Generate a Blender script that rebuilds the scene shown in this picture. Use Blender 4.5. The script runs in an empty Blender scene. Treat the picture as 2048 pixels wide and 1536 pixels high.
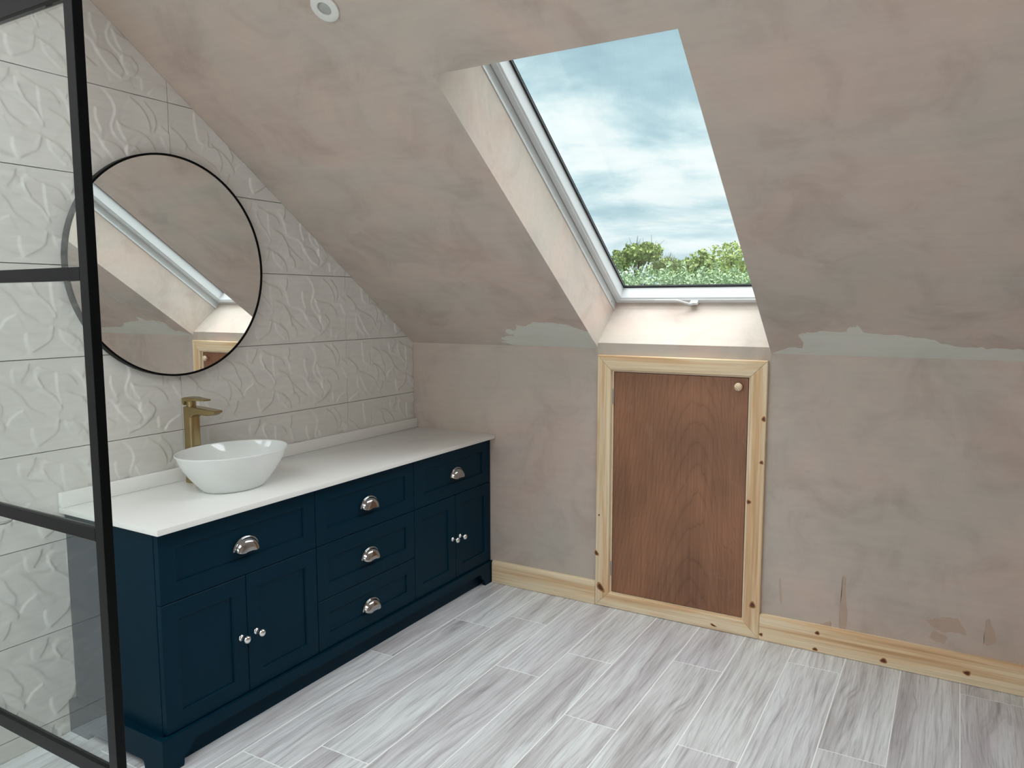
import bpy, bmesh, math, random
import numpy as np
from mathutils import Vector, Matrix
random.seed(7)
rng = np.random.default_rng(7)
C = bpy.context.scene.collection
PI = math.pi

# ------------------------------------------------------------------ camera
CAM = Vector((2.5163, -3.2471, 1.4365)); YAW, PITCH, ROLL, FPX = 0.5297, -0.106, -0.0013, 1519.06
d = Vector((-math.sin(YAW)*math.cos(PITCH), math.cos(YAW)*math.cos(PITCH), math.sin(PITCH)))
r0 = Vector((math.cos(YAW), math.sin(YAW), 0)); u0 = r0.cross(d)
rr = r0*math.cos(ROLL)+u0*math.sin(ROLL); uu = -r0*math.sin(ROLL)+u0*math.cos(ROLL)
cam_data = bpy.data.cameras.new('camera'); cam = bpy.data.objects.new('camera', cam_data); C.objects.link(cam)
m = Matrix((rr, uu, -d)).transposed().to_4x4(); m.translation = CAM; cam.matrix_world = m
cam_data.sensor_width = 36; cam_data.lens = FPX/2048*36; cam_data.clip_start = .02; cam_data.clip_end = 600
bpy.context.scene.camera = cam

# ------------------------------------------------------------------ sky, daylight, exposure
SC = bpy.context.scene
SC.view_settings.view_transform = 'Standard'; SC.view_settings.look = 'None'
SC.view_settings.exposure = 0.0; SC.view_settings.gamma = 1.0
SC.view_settings.use_curve_mapping = False
SUN_E, SKY_S = 11.0, 1.0
SUN_ANGLE = 92; SUN_TILT = -22
world = bpy.data.worlds.new('sky'); SC.world = world; world.use_nodes = True
nt = world.node_tree; nt.nodes.clear()
def N(nt, kind, **kw):
    n = nt.nodes.new(kind)
    for k, v in kw.items():
        if k in n.inputs.keys() if isinstance(k, str) else False: n.inputs[k].default_value = v
        else: setattr(n, k, v)
    return n
def L(nt, a, ai, b, bi): nt.links.new(a.outputs[ai], b.inputs[bi])
def ramp(nt, stops, interp='LINEAR'):
    n = nt.nodes.new('ShaderNodeValToRGB'); cr = n.color_ramp; cr.interpolation = interp
    while len(cr.elements) < len(stops): cr.elements.new(0.5)
    for e, (p, c) in zip(cr.elements, stops):
        e.position = p; e.color = (c[0], c[1], c[2], 1)
    return n
def mathn(nt, op, a=None, b=None, c=None, clamp=False):
    n = nt.nodes.new('ShaderNodeMath'); n.operation = op; n.use_clamp = clamp
    for i, v in enumerate((a, b, c)):
        if v is None: continue
        if isinstance(v, (int, float)): n.inputs[i].default_value = v
        else: nt.links.new(v, n.inputs[i])
    return n.outputs[0]
tc = N(nt, 'ShaderNodeTexCoord'); sep = N(nt, 'ShaderNodeSeparateXYZ'); L(nt, tc, 'Generated', sep, 0)
zz = mathn(nt, 'ADD', mathn(nt, 'MAXIMUM', sep.outputs[2], 0.0), 0.16)
cx = mathn(nt, 'DIVIDE', sep.outputs[0], zz); cy = mathn(nt, 'DIVIDE', sep.outputs[1], zz)
comb = N(nt, 'ShaderNodeCombineXYZ'); nt.links.new(cx, comb.inputs[0]); nt.links.new(cy, comb.inputs[1])
mp = N(nt, 'ShaderNodeMapping'); mp.inputs['Location'].default_value = (2.1, 4.8, 0); L(nt, comb, 0, mp, 0)
n1 = N(nt, 'ShaderNodeTexNoise'); n1.inputs['Scale'].default_value = 1.15; n1.inputs['Detail'].default_value = 7; n1.inputs['Roughness'].default_value = .57; n1.inputs['Distortion'].default_value = .25
L(nt, mp, 0, n1, 'Vector')
cr = ramp(nt, [(.30, (.36, .55, .64)), (.41, (.50, .71, .78)), (.475, (.70, .89, .93)), (.53, (.92, 1.03, 1.04)), (.66, (1.1, 1.12, 1.12))])
L(nt, n1, 0, cr, 0)
# haze towards the horizon, dark ground below it
hz = mathn(nt, 'SUBTRACT', 1.0, mathn(nt, 'MULTIPLY', sep.outputs[2], 7.0, clamp=True), clamp=True)
mixh = nt.nodes.new('ShaderNodeMixRGB'); mixh.inputs[2].default_value = (.66, .80, .86, 1)
nt.links.new(mathn(nt, 'MULTIPLY', hz, .45), mixh.inputs[0]); L(nt, cr, 0, mixh, 1)
bg = N(nt, 'ShaderNodeBackground'); bg.inputs[1].default_value = SKY_S; L(nt, mixh, 0, bg, 0)
wo = N(nt, 'ShaderNodeOutputWorld'); L(nt, bg, 0, wo, 0)

sun = bpy.data.lights.new('overcast_sun', 'SUN'); sun.energy = SUN_E; sun.angle = math.radians(SUN_ANGLE); sun.color = (.96, .99, 1.0)
so = bpy.data.objects.new('overcast_sun', sun); C.objects.link(so); so.location = (1, -2, 12)
so.rotation_euler = (math.radians(SUN_TILT), 0, 0)
# added fill lamp standing in for daylight under the invented rooflight
ar = bpy.data.lights.new('added_overhead_fill', 'AREA'); ar.shape = 'RECTANGLE'; ar.size = 2.2; ar.size_y = 1.6; ar.energy = 44; ar.color = (.97, .99, 1.0)
ao = bpy.data.objects.new('added_overhead_fill', ar); C.objects.link(ao); ao.location = (1.26, -3.375, 2.56)
# added fill lamp standing in for daylight at the invented rear window
ar2 = bpy.data.lights.new('added_rear_fill', 'AREA'); ar2.shape = 'RECTANGLE'; ar2.size = 1.85; ar2.size_y = 1.2; ar2.energy = 11; ar2.color = (.97, .99, 1.0)
ao2 = bpy.data.objects.new('added_rear_fill', ar2); C.objects.link(ao2); ao2.location = (1.2, -5.33, 1.55); ao2.rotation_euler = (math.radians(90), 0, 0)

# ------------------------------------------------------------------ helpers
def mat(name, col, rough=.6, metal=0.0, spec=.5, bump=None):
    m = bpy.data.materials.new(name); m.use_nodes = True
    b = m.node_tree.nodes['Principled BSDF']
    b.inputs['Base Color'].default_value = (*col, 1); b.inputs['Roughness'].default_value = rough
    b.inputs['Metallic'].default_value = metal; b.inputs['Specular IOR Level'].default_value = spec
    return m
def bs(m): return m.node_tree.nodes['Principled BSDF']
def noise(nt, vec, scale, detail=4, rough=.5, dist=0.0):
    n = nt.nodes.new('ShaderNodeTexNoise'); n.inputs['Scale'].default_value = scale; n.inputs['Detail'].default_value = detail
    n.inputs['Roughness'].default_value = rough; n.inputs['Distortion'].default_value = dist
    if vec is not None: nt.links.new(vec, n.inputs['Vector'])
    return n.outputs[0]
def mapping(nt, vec, loc=(0,0,0), scale=(1,1,1), rot=(0,0,0)):
    n = nt.nodes.new('ShaderNodeMapping'); n.inputs['Location'].default_value = loc; n.inputs['Scale'].default_value = scale; n.inputs['Rotation'].default_value = rot
    nt.links.new(vec, n.inputs[0]); return n.outputs[0]
def mixc(nt, fac, a, b, mode='MIX'):
    n = nt.nodes.new('ShaderNodeMixRGB'); n.blend_type = mode
    for i, v in ((0, fac), (1, a), (2, b)):
        if isinstance(v, (int, float)): n.inputs[i].default_value = v
        elif isinstance(v, tuple): n.inputs[i].default_value = (*v, 1)
        else: nt.links.new(v, n.inputs[i])
    return n.outputs[0]
def bumpn(nt, h, strength, dist, bsdf):
    n = nt.nodes.new('ShaderNodeBump'); n.inputs['Strength'].default_value = strength; n.inputs['Distance'].default_value = dist
    nt.links.new(h, n.inputs['Height']); nt.links.new(n.outputs[0], bsdf.inputs['Normal'])
def worldpos(nt):
    return nt.nodes.new('ShaderNodeNewGeometry').outputs['Position']
def objco(nt): return nt.nodes.new('ShaderNodeTexCoord').outputs['Object']

ORG = {}
def obj(name, bm, material, parent=None, smooth=False, sharp=35, **props):
    """bm holds WORLD coordinates; links ONE mesh object under parent."""
    org = ORG.get(parent.name, Vector((0,0,0))) if parent else Vector((0,0,0))
    if isinstance(bm, bmesh.types.BMesh):
        bmesh.ops.recalc_face_normals(bm, faces=bm.faces[:]) if props.pop('recalc', True) else None
        if org.length: bmesh.ops.translate(bm, verts=bm.verts[:], vec=-org)
        me = bpy.data.meshes.new(name); bm.to_mesh(me); bm.free()
    else:
        me = bm
    props.pop('recalc', None)
    if smooth:
        me.polygons.foreach_set('use_smooth', [True]*len(me.polygons))
        if sharp: me.set_sharp_from_angle(angle=math.radians(sharp))
    if material and not me.materials: me.materials.append(material)
    o = bpy.data.objects.new(name, me); C.objects.link(o)
    if parent: o.parent = parent
    ORG[o.name] = org
    for k, v in props.items(): o[k] = v
    return o
def empty(name, loc=(0,0,0), **props):
    o = bpy.data.objects.new(name, None); C.objects.link(o); o.location = loc; o.empty_display_size = .05
    ORG[o.name] = Vector(loc)
    for k, v in props.items(): o[k] = v
    return o
def tag(o, label, cat, group=None):
    o['label'] = label; o['category'] = cat
    if group: o['group'] = group
    return o
def dup(o, off, parent):
    """copy of a part with its sub-parts, shifted by off"""
    c = o.copy(); C.objects.link(c); c.parent = parent
    base = ORG[o.name]; c.location = Vector(o.location)+Vector(off)
    ORG[c.name] = ORG[parent.name]
    return c
def box(bm, a, b, bevel=0.0, seg=1):
    a = Vector(a); b = Vector(b); lo = Vector(map(min, a, b)); hi = Vector(map(max, a, b))
    r = bmesh.ops.create_cube(bm, size=1.0, matrix=Matrix.Translation((lo+hi)/2) @ Matrix.Diagonal((*(hi-lo), 1)))
    vs = r['verts']
    if bevel:
        es = list({e for v in vs for e in v.link_edges})
        bmesh.ops.bevel(bm, geom=es, offset=bevel, segments=seg, affect='EDGES', profile=.5)
    return vs
def newbox(a, b, bevel=0.0, seg=1):
    bm = bmesh.new(); box(bm, a, b, bevel, seg); return bm
def prism(bm, pts, axis, lo, hi):
    """extrude closed 2-D outline along axis (0: pts=(y,z), 1: pts=(x,z), 2: pts=(x,y))"""
    def P(p, t):
        if axis == 0: return (t, p[0], p[1])
        if axis == 1: return (p[0], t, p[1])
        return (p[0], p[1], t)
    A = [bm.verts.new(P(p, lo)) for p in pts]; B = [bm.verts.new(P(p, hi)) for p in pts]
    bm.faces.new(A); bm.faces.new(B[::-1]); n = len(pts)
    for i in range(n): bm.faces.new((A[i], B[i], B[(i+1) % n], A[(i+1) % n]))
def loft(bm, rings, close=True, caps=True):
    R = [[bm.verts.new(p) for p in ring] for ring in rings]
    n = len(R[0])
    for a, b in zip(R[:-1], R[1:]):
        for i in range(n if close else n-1):
            bm.faces.new((a[i], a[(i+1) % n], b[(i+1) % n], b[i]))
    if caps:
        bm.faces.new(R[0][::-1]); bm.faces.new(R[-1])
    return R
def lathe(bm, prof, origin, axis, seg=24):
    """prof: (r, h) along axis"""
    ax = Vector(axis).normalized(); t = ax.orthogonal().normalized(); s = ax.cross(t)
    o = Vector(origin); rings = []
    for r, h in prof:
        rings.append([o+ax*h+(t*math.cos(a)+s*math.sin(a))*max(r, 1e-5) for a in (2*PI*k/seg for k in range(seg))])
    loft(bm, rings); bmesh.ops.remove_doubles(bm, verts=bm.verts[:], dist=2e-5)
def tube(bm, pts, r, seg=10):
    rings = []; pts = [Vector(p) for p in pts]; rr_ = r if isinstance(r, (list, tuple)) else [r]*len(pts)
    prev = None
    for i, p in enumerate(pts):
        t = (pts[min(i+1, len(pts)-1)]-pts[max(i-1, 0)]).normalized()
        a = t.orthogonal().normalized() if prev is None else (prev-t*prev.dot(t)).normalized()
        prev = a; b = t.cross(a)
        rings.append([p+(a*math.cos(2*PI*k/seg)+b*math.sin(2*PI*k/seg))*rr_[i] for k in range(seg)])
    loft(bm, rings)

# ------------------------------------------------------------------ dimensions
K, T = 1.228, 0.7108; NN = math.hypot(1, T)
WX0, WX1, WYH = 1.0796, 1.8571, -1.2769     # window opening, head at y
ROOMX, ROOMY = 4.3, -5.3
FLATZ = 2.50; FY0 = -(FLATZ-K)/T; FY1 = ROOMY+(FLATZ-K)/T
def slope_pt(x, y, dep=0.0):                # dep: depth beyond the plaster face (outwards)
    n = Vector((0, T, 1))/NN
    return Vector((x, y, K-y*T)) + n*dep

# ------------------------------------------------------------------ materials
def plaster(name, a, b, c, stain=1.0):
    m = mat(name, a, .82, spec=.3); nt = m.node_tree; B = bs(m); P = worldpos(nt)
    n1 = noise(nt, mapping(nt, P, scale=(1, 1, 1.25)), 1.9, 5, .55, .6)
    n2 = noise(nt, mapping(nt, P, loc=(3, 7, 1), scale=(1, 1, 1)), 4.2, 6, .62, .9)
    n3 = noise(nt, mapping(nt, P, loc=(1, 2, 9), scale=(1.2, 14, 14)), 3.0, 5, .6, .3)
    r1 = ramp(nt, [(.38, a), (.5, b), (.62, c)]); nt.links.new(n1, r1.inputs[0])
    r2 = ramp(nt, [(.3, (.80, .77, .75)), (.5, (1, 1, 1)), (.72, (1.10, 1.07, 1.05))]); nt.links.new(n2, r2.inputs[0])
    r3 = ramp(nt, [(.3, (.965, .96, .955)), (.6, (1.01, 1.01, 1.01))]); nt.links.new(n3, r3.inputs[0])
    col = mixc(nt, 1.0, mixc(nt, .8*stain, r1.outputs[0], r2.outputs[0], 'MULTIPLY'), r3.outputs[0], 'MULTIPLY')
    # warm brown damp marks, sparse
    n4 = noise(nt, mapping(nt, P, loc=(11, 4, 2)), 1.3, 3, .5, .4)
    r4 = ramp(nt, [(.60, (0, 0, 0)), (.72, (1, 1, 1))]); nt.links.new(n4, r4.inputs[0])
    col = mixc(nt, mathn(nt, 'MULTIPLY', r4.outputs[0], .35), col, (.52, .40, .30))
    nt.links.new(col, B.inputs['Base Color'])
    bumpn(nt, noise(nt, mapping(nt, P, scale=(1, 1, 1)), 60, 4, .6), .05, .004, B)
    return m
M_PLASTER = plaster('pink_plaster', (.575, .465, .405), (.555, .475, .420), (.520, .470, .415))
M_PATCH = plaster('filler_plaster', (.67, .665, .605), (.665, .665, .60), (.66, .665, .60), .35)
M_SMEAR = plaster('damp_plaster', (.50, .375, .30), (.50, .385, .315), (.48, .375, .30), .5)
M_BACKING = mat('wall_board', (.45, .45, .44), .9)

def pine(name, axis, seedloc):
    m = mat(name, (.72, .55, .36), .5, spec=.35); nt = m.node_tree; B = bs(m); P = worldpos(nt)
    sc = [22, 22, 22]; sc[axis] = 1.1
    v = mapping(nt, P, loc=seedloc, scale=tuple(sc))
    n1 = noise(nt, v, 1.0, 4, .55, .35)
    r1 = ramp(nt, [(.28, (.60, .37, .19)), (.41, (.74, .50, .29)), (.50, (.83, .66, .44)), (.64, (.87, .74, .54)), (.8, (.72, .48, .28))]); nt.links.new(n1, r1.inputs[0])
    sc2 = [110, 110, 110]; sc2[axis] = 2.0
    n2 = noise(nt, mapping(nt, P, scale=tuple(sc2)), 1.0, 3, .5, .1)
    r2 = ramp(nt, [(.35, (.86, .83, .78)), (.55, (1, 1, 1))]); nt.links.new(n2, r2.inputs[0])
    nt.links.new(mixc(nt, 1.0, r1.outputs[0], r2.outputs[0], 'MULTIPLY'), B.inputs['Base Color'])
    return m
M_PINE_X = pine('pine_lengthwise', 0, (0, 0, 0)); M_PINE_Z = pine('pine_upright', 2, (3, 1, 0))
M_PINE_END = mat('pine_lining', (.80, .66, .48), .5)
M_KNOT = mat('pine_knot', (.11, .035, .012), .5)
M_KNOT2 = mat('pine_knot_ring', (.42, .2, .075), .5)

def ply():
    m = mat('plywood_veneer', (.2, .1, .06), .38, spec=.4); nt = m.node_tree; B = bs(m); P = worldpos(nt)
    s = nt.nodes.new('ShaderNodeSeparateXYZ'); nt.links.new(P, s.inputs[0])
    wob = noise(nt, mapping(nt, P, scale=(6, 1, 1.6)), 1.0, 4, .6, .5)
    dx = mathn(nt, 'SUBTRACT', s.outputs[0], 1.545)
    dx = mathn(nt, 'ADD', dx, mathn(nt, 'MULTIPLY', mathn(nt, 'SUBTRACT', wob, .5), .10))
    q = mathn(nt, 'MULTIPLY', mathn(nt, 'MULTIPLY', dx, dx), 22.0)
    q = mathn(nt, 'MULTIPLY', q, mathn(nt, 'ADD', 1.0, mathn(nt, 'MULTIPLY', dx, 1.2)))
    g = mathn(nt, 'ADD', s.outputs[2], q)
    g = mathn(nt, 'ADD', g, mathn(nt, 'MULTIPLY', wob, .30))
    w = mathn(nt, 'FRACT', mathn(nt, 'MULTIPLY', g, 8.5))
    r1 = ramp(nt, [(.0, (.60, .60, .60)), (.06, (.93, .93, .93)), (.35, (1.06, 1.06, 1.06)), (.9, (1, 1, 1)), (1, (.88, .88, .88))]); nt.links.new(w, r1.inputs[0])
    fine = noise(nt, mapping(nt, P, scale=(140, 1, 2.2)), 1.0, 4, .6)
    r2 = ramp(nt, [(.3, (.235, .112, .064)), (.5, (.285, .140, .081)), (.7, (.32, .165, .098))]); nt.links.new(fine, r2.inputs[0])
    big = noise(nt, mapping(nt, P, scale=(3, 1, 1.6), loc=(5, 0, 1)), 1.4, 3, .5)
    r3 = ramp(nt, [(.35, (.78, .76, .74)), (.65, (1.14, 1.08, 1.02))]); nt.links.new(big, r3.inputs[0])
    col = mixc(nt, .75, r2.outputs[0], r1.outputs[0], 'MULTIPLY'); col = mixc(nt, 1.0, col, r3.outputs[0], 'MULTIPLY')
    # dusty scuffs
    n4 = noise(nt, mapping(nt, P, scale=(5, 1, 3.4), loc=(2, 0, 4)), 2.0, 6, .7, .6)
    r4 = ramp(nt, [(.60, (0, 0, 0)), (.75, (1, 1, 1))]); nt.links.new(n4, r4.inputs[0])
    col = mixc(nt, mathn(nt, 'MULTIPLY', r4.outputs[0], .3), col, (.38, .27, .24))
    nt.links.new(col, B.inputs['Base Color']); return m
M_PLY = ply()

def plank():
    m = mat('wood_effect_porcelain', (.5, .5, .5), .36, spec=.5); nt = m.node_tree; B = bs(m)
    oc = objco(nt); oi = nt.nodes.new('ShaderNodeObjectInfo')
    rnd = oi.outputs['Random']
    cmb = nt.nodes.new('ShaderNodeCombineXYZ')
    nt.links.new(mathn(nt, 'MULTIPLY', rnd, 17.3), cmb.inputs[0]); nt.links.new(mathn(nt, 'MULTIPLY', rnd, 41.7), cmb.inputs[1])
    va = nt.nodes.new('ShaderNodeVectorMath'); va.operation = 'ADD'; nt.links.new(oc, va.inputs[0]); nt.links.new(cmb.outputs[0], va.inputs[1])
    P = va.outputs[0]
    wob = noise(nt, mapping(nt, P, scale=(3.4, .62, 1)), 1.3, 3, .5, .25)          # growth rings bent round knots
    s = nt.nodes.new('ShaderNodeSeparateXYZ'); nt.links.new(P, s.inputs[0])
    g = mathn(nt, 'ADD', mathn(nt, 'MULTIPLY', s.outputs[0], 26.0), mathn(nt, 'MULTIPLY', wob, 5.5))
    cb = nt.nodes.new('ShaderNodeCombineXYZ'); nt.links.new(g, cb.inputs[0]); nt.links.new(mathn(nt, 'MULTIPLY', s.outputs[1], .55), cb.inputs[1])
    lines = noise(nt, cb.outputs[0], 2.4, 9, .72, 0)
    r1 = ramp(nt, [(.30, (.34, .33, .335)), (.40, (.58, .57, .575)), (.50, (.72, .725, .725)), (.66, (.80, .82, .815))]); nt.links.new(lines, r1.inputs[0])
    broad = noise(nt, mapping(nt, P, scale=(9, .9, 1)), 1.0, 4, .6, .4)
    r2 = ramp(nt, [(.32, (.70, .66, .665)), (.46, (.93, .91, .915)), (.6, (1.04, 1.05, 1.05))]); nt.links.new(broad, r2.inputs[0])
    fine = noise(nt, mapping(nt, P, scale=(160, 5, 1)), 1.0, 3, .6, .2)
    r3 = ramp(nt, [(.34, (.78, .78, .78)), (.48, (1, 1, 1)), (.7, (1.06, 1.06, 1.06))]); nt.links.new(fine, r3.inputs[0])
    tint = ramp(nt, [(0, (.92, .92, .96)), (.5, (.98, 1, 1.03)), (1, (.99, 1.02, 1.03))]); nt.links.new(rnd, tint.inputs[0])
    col = mixc(nt, 1.0, r1.outputs[0], r2.outputs[0], 'MULTIPLY'); col = mixc(nt, 1.0, col, r3.outputs[0], 'MULTIPLY'); col = mixc(nt, 1.0, col, tint.outputs[0], 'MULTIPLY')
    nt.links.new(col, B.inputs['Base Color'])
    bumpn(nt, lines, .12, .002, B)
    return m
M_PLANK = plank()
M_GROUT = mat('pale_grout', (.90, .92, .91), .8)
M_TILE = mat('satin_white_tile', (.60, .585, .555), .38, spec=.4)
M_TGROUT = mat('grey_tile_grout', (.14, .135, .125), .9)
M_NAVY = mat('navy_paint', (.0016, .0200, .0375), .34, spec=.08)
M_GAP = mat('painted_gap_shade', (.004, .006, .008), .8)  # near-black colour stands in for shade in the door gaps
M_QUARTZ = mat('white_quartz', (.88, .88, .86), .22, spec=.5)
M_CERAMIC = mat('white_ceramic', (.80, .83, .82), .06, spec=.6)
M_CHROME = mat('polished_chrome', (.82, .82, .82), .07, 1.0)
M_BRASS = mat('brushed_brass', (.42, .33, .17), .26, 1.0)
M_BLACK = mat('black_powder_coat', (.0022, .0030, .0032), .40, spec=.11)
M_PVC = mat('white_sash_paint', (.66, .68, .69), .32, spec=.4)
M_PLASTIC = mat('white_plastic', (.78, .79, .76), .4)
M_GASKET = mat('black_gasket', (.006, .007, .010), .6)
M_SPACER = mat('silver_spacer', (.75, .76, .80), .3, .6)
M_STEEL = mat('dull_steel', (.45, .45, .45), .35, 1.0)
M_BEECH = mat('turned_pine_knob', (.78, .62, .45), .5)
_nt = M_BEECH.node_tree; _w = _nt.nodes.new('ShaderNodeTexWave'); _w.inputs['Scale'].default_value = 60; _w.inputs['Distortion'].default_value = 2.5; _w.bands_direction = 'DIAGONAL'
_nt.links.new(worldpos(_nt), _w.inputs[0]); _r = ramp(_nt, [(.1, (.55, .36, .2)), (.5, (.85, .70, .52))]); _nt.links.new(_w.outputs[1], _r.inputs[0]); _nt.links.new(_r.outputs[0], bs(M_BEECH).inputs['Base Color'])
# faint cloudy variation on the tile glaze
_nt = M_TILE.node_tree; _n = noise(_nt, mapping(_nt, worldpos(_nt), scale=(1, 3, 30)), 2.0, 4, .6, .2); _r = ramp(_nt, [(.3, (.70, .69, .66)), (.7, (.76, .75, .72))]); _nt.links.new(_n, _r.inputs[0]); _nt.links.new(_r.outputs[0], bs(M_TILE).inputs['Base Color'])

def glass(name, tint, f0=.04, rough=0.0):
    m = bpy.data.materials.new(name); m.use_nodes = True; nt = m.node_tree; nt.nodes.clear()
    g = nt.nodes.new('ShaderNodeNewGeometry'); dt = nt.nodes.new('ShaderNodeVectorMath'); dt.operation = 'DOT_PRODUCT'
    nt.links.new(g.outputs['Normal'], dt.inputs[0]); nt.links.new(g.outputs['Incoming'], dt.inputs[1])
    c = mathn(nt, 'ABSOLUTE', dt.outputs['Value']); q = mathn(nt, 'POWER', mathn(nt, 'SUBTRACT', 1.0, c, clamp=True), 5.0)
    f = mathn(nt, 'ADD', f0, mathn(nt, 'MULTIPLY', q, 1-f0), clamp=True)
    tr = nt.nodes.new('ShaderNodeBsdfTransparent'); tr.inputs[0].default_value = (*tint, 1)
    gl = nt.nodes.new('ShaderNodeBsdfGlossy'); gl.inputs['Roughness'].default_value = rough
    mx = nt.nodes.new('ShaderNodeMixShader'); nt.links.new(f, mx.inputs[0]); nt.links.new(tr.outputs[0], mx.inputs[1]); nt.links.new(gl.outputs[0], mx.inputs[2])
    out = nt.nodes.new('ShaderNodeOutputMaterial'); nt.links.new(mx.outputs[0], out.inputs[0]); return m
M_GLASS = glass('shower_glass', (.955, .98, .972))
M_PANE = glass('window_glass', (.985, .995, .995), .035)
M_MIRROR = mat('mirror_silver', (.90, .92, .91), .0, 1.0)

# ------------------------------------------------------------------ the setting: floor
floor = obj('floor', newbox((-.15, ROOMY-.15, -.10), (ROOMX+.15, .15, -.0010)), M_GROUT, kind='structure')
bm = newbox((-.0980, -.5982, -.008), (.0980, .5982, 0.0), .0010)
PLANK = obj('plank', bm, M_PLANK, floor); PM = PLANK.data; bpy.data.objects.remove(PLANK)
OFF = {0: -.55, 1: -.72, 2: -.929, 3: -.490, 4: -.340, 5: -.780, 6: -.540, 7: -.970, 8: -.386, 9: -.948, 10: -.167, 11: -.739, 12: -1.08, 13: -.107}
CUT = {}
def plank_at(x0, ya, yb):
    if yb-ya > 1.19: me = PM
    else:
        key = round(yb-ya, 3)
        if key not in CUT:
            b = newbox((-.0980, -(yb-ya)/2+.0018, -.008), (.0980, (yb-ya)/2-.0018, 0), .0010)
            mm = bpy.data.meshes.new('plank'); b.to_mesh(mm); b.free(); mm.materials.append(M_PLANK); CUT[key] = mm
        me = CUT[key]
    o = bpy.data.objects.new('plank', me); C.objects.link(o); o.parent = floor; o.location = (x0+.1, (ya+yb)/2, 0)
for i in range(22):
    off = OFF.get(i, -.1-((i*0.437) % 1.1)); x0 = .2*i - (.006 if i else 0)
    y = off
    if y < -.02: plank_at(x0, y, -.001)
    while y > ROOMY:
        yb = max(y-1.2, ROOMY)
        if yb < -3.9 and x0 > 3: break
        plank_at(x0, yb, y); y -= 1.2

# knee wall ahead, with its raised part under the window and the hatch hole
DX0, DX1, DZ0, DZ1 = 1.152, 1.784, .068, 1.131
ZS = 1.2535
bm = bmesh.new()
for a, b, z0, z1 in ((-.15, WX0, -.02, K-.12), (-.15, WX0-.0004, K-.12, K+.01), (WX1, ROOMX+.15, -.02, K-.12), (WX1+.0004, ROOMX+.15, K-.12, K+.01)):
    box(bm, (a, 0, z0), (b, .13, z1))
box(bm, (WX0, 0, -.02), (DX0, .13, ZS)); box(bm, (DX1, 0, -.02), (WX1, .13, ZS))
box(bm, (DX0, 0, -.02), (DX1, .13, DZ0)); box(bm, (DX0, 0, DZ1), (DX1, .13, ZS))
wall_front = obj('wall_front', bm, M_PLASTER, kind='structure')

# ceiling: sloping plaster with the deep window opening, flat part, opposite slope with two openings
DP = .37; TH = .3725
def slab(bm, x0, x1, ya, yb, d0=0.0, d1=TH, mirror=False):
    """part of the slope between y=ya and y=yb, thickness d0..d1 square to the slope"""
    pts = [slope_pt(0, ya, d0), slope_pt(0, yb, d0), slope_pt(0, yb, d1), slope_pt(0, ya, d1)]
    P2 = [(p.y, p.z) for p in pts]
    if mirror: P2 = [(ROOMY-y, z) for y, z in P2]
    prism(bm, P2, 0, x0, x1)
bm = bmesh.new()
low = .62
slab(bm, -.15, WX0, low, FY0-.3); slab(bm, WX1, ROOMX+.15, low, FY0-.3)
slab(bm, WX0, WX1, WYH, FY0-.3)
# sill block under the window
n_ = Vector((0, T, 1))/NN
fb = Vector((0, .1829, 1.4054)); fo = fb+n_*(TH-.245)
prism(bm, [(0.0, ZS-.0005), (fb.y, fb.z), (fo.y, fo.z), (.62, fo.z-.3), (.62, 1.0), (.131, 1.0), (0.131, ZS-.0005)], 0, WX0, WX1)
# flat part
RX0, RX1, RY0, RY1 = .12, 2.40, -4.20, -2.55          # invented rooflight in the flat part, cut to bring light in from above
box(bm, (-.15, RY1, FLATZ), (ROOMX+.15, FY0+.05, FLATZ+.2)); box(bm, (-.15, ROOMY-.15, FLATZ), (ROOMX+.15, RY0, FLATZ+.2))
box(bm, (-.15, RY0, FLATZ), (RX0, RY1, FLATZ+.2)); box(bm, (RX1, RY0, FLATZ), (ROOMX+.15, RY1, FLATZ+.2))
ceiling = obj('ceiling', bm, M_PLASTER, kind='structure')
# remaining walls
wall_left = obj('wall_left', newbox((-.2, ROOMY-.15, -.05), (-.0105, .3, 2.9)), M_TGROUT, kind='structure')
obj('wall_right', newbox((ROOMX, ROOMY-.15, -.05), (ROOMX+.2, .15, 2.9)), M_PLASTER, kind='structure')
GX0, GX1, GZ0, GZ1 = .20, 2.20, .90, 2.2      # invented upright window behind the camera, put in to brighten the room
bm = bmesh.new()
box(bm, (-.15, ROOMY-.15, -.05), (GX0, ROOMY, FLATZ+.05)); box(bm, (GX1, ROOMY-.15, -.05), (ROOMX+.15, ROOMY, FLATZ+.05))
box(bm, (GX0, ROOMY-.15, GZ1), (GX1, ROOMY, FLATZ+.05)); box(bm, (GX0, ROOMY-.15, -.05), (GX1, ROOMY, GZ0))
obj('wall_rear', bm, M_PLASTER, kind='structure')
w3 = empty('added_rear_window', (0, 0, 0), kind='structure')  # unseen window, invented to go with the rear fill lamp
for a_, b_ in (((GX0, ROOMY-.11, GZ0), (GX0+.06, ROOMY-.04, GZ1)), ((GX1-.06, ROOMY-.11, GZ0), (GX1, ROOMY-.04, GZ1)), ((GX0+.06, ROOMY-.11, GZ0), (GX1-.06, ROOMY-.04, GZ0+.06)), ((GX0+.06, ROOMY-.11, GZ1-.06), (GX1-.06, ROOMY-.04, GZ1)), (((GX0+GX1)/2-.03, ROOMY-.11, GZ0+.06), ((GX0+GX1)/2+.03, ROOMY-.04, GZ1-.06))):
    obj('window_frame', newbox(a_, b_), mat('white_sash_paint', (.83, .85, .86), .32), w3)


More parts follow.
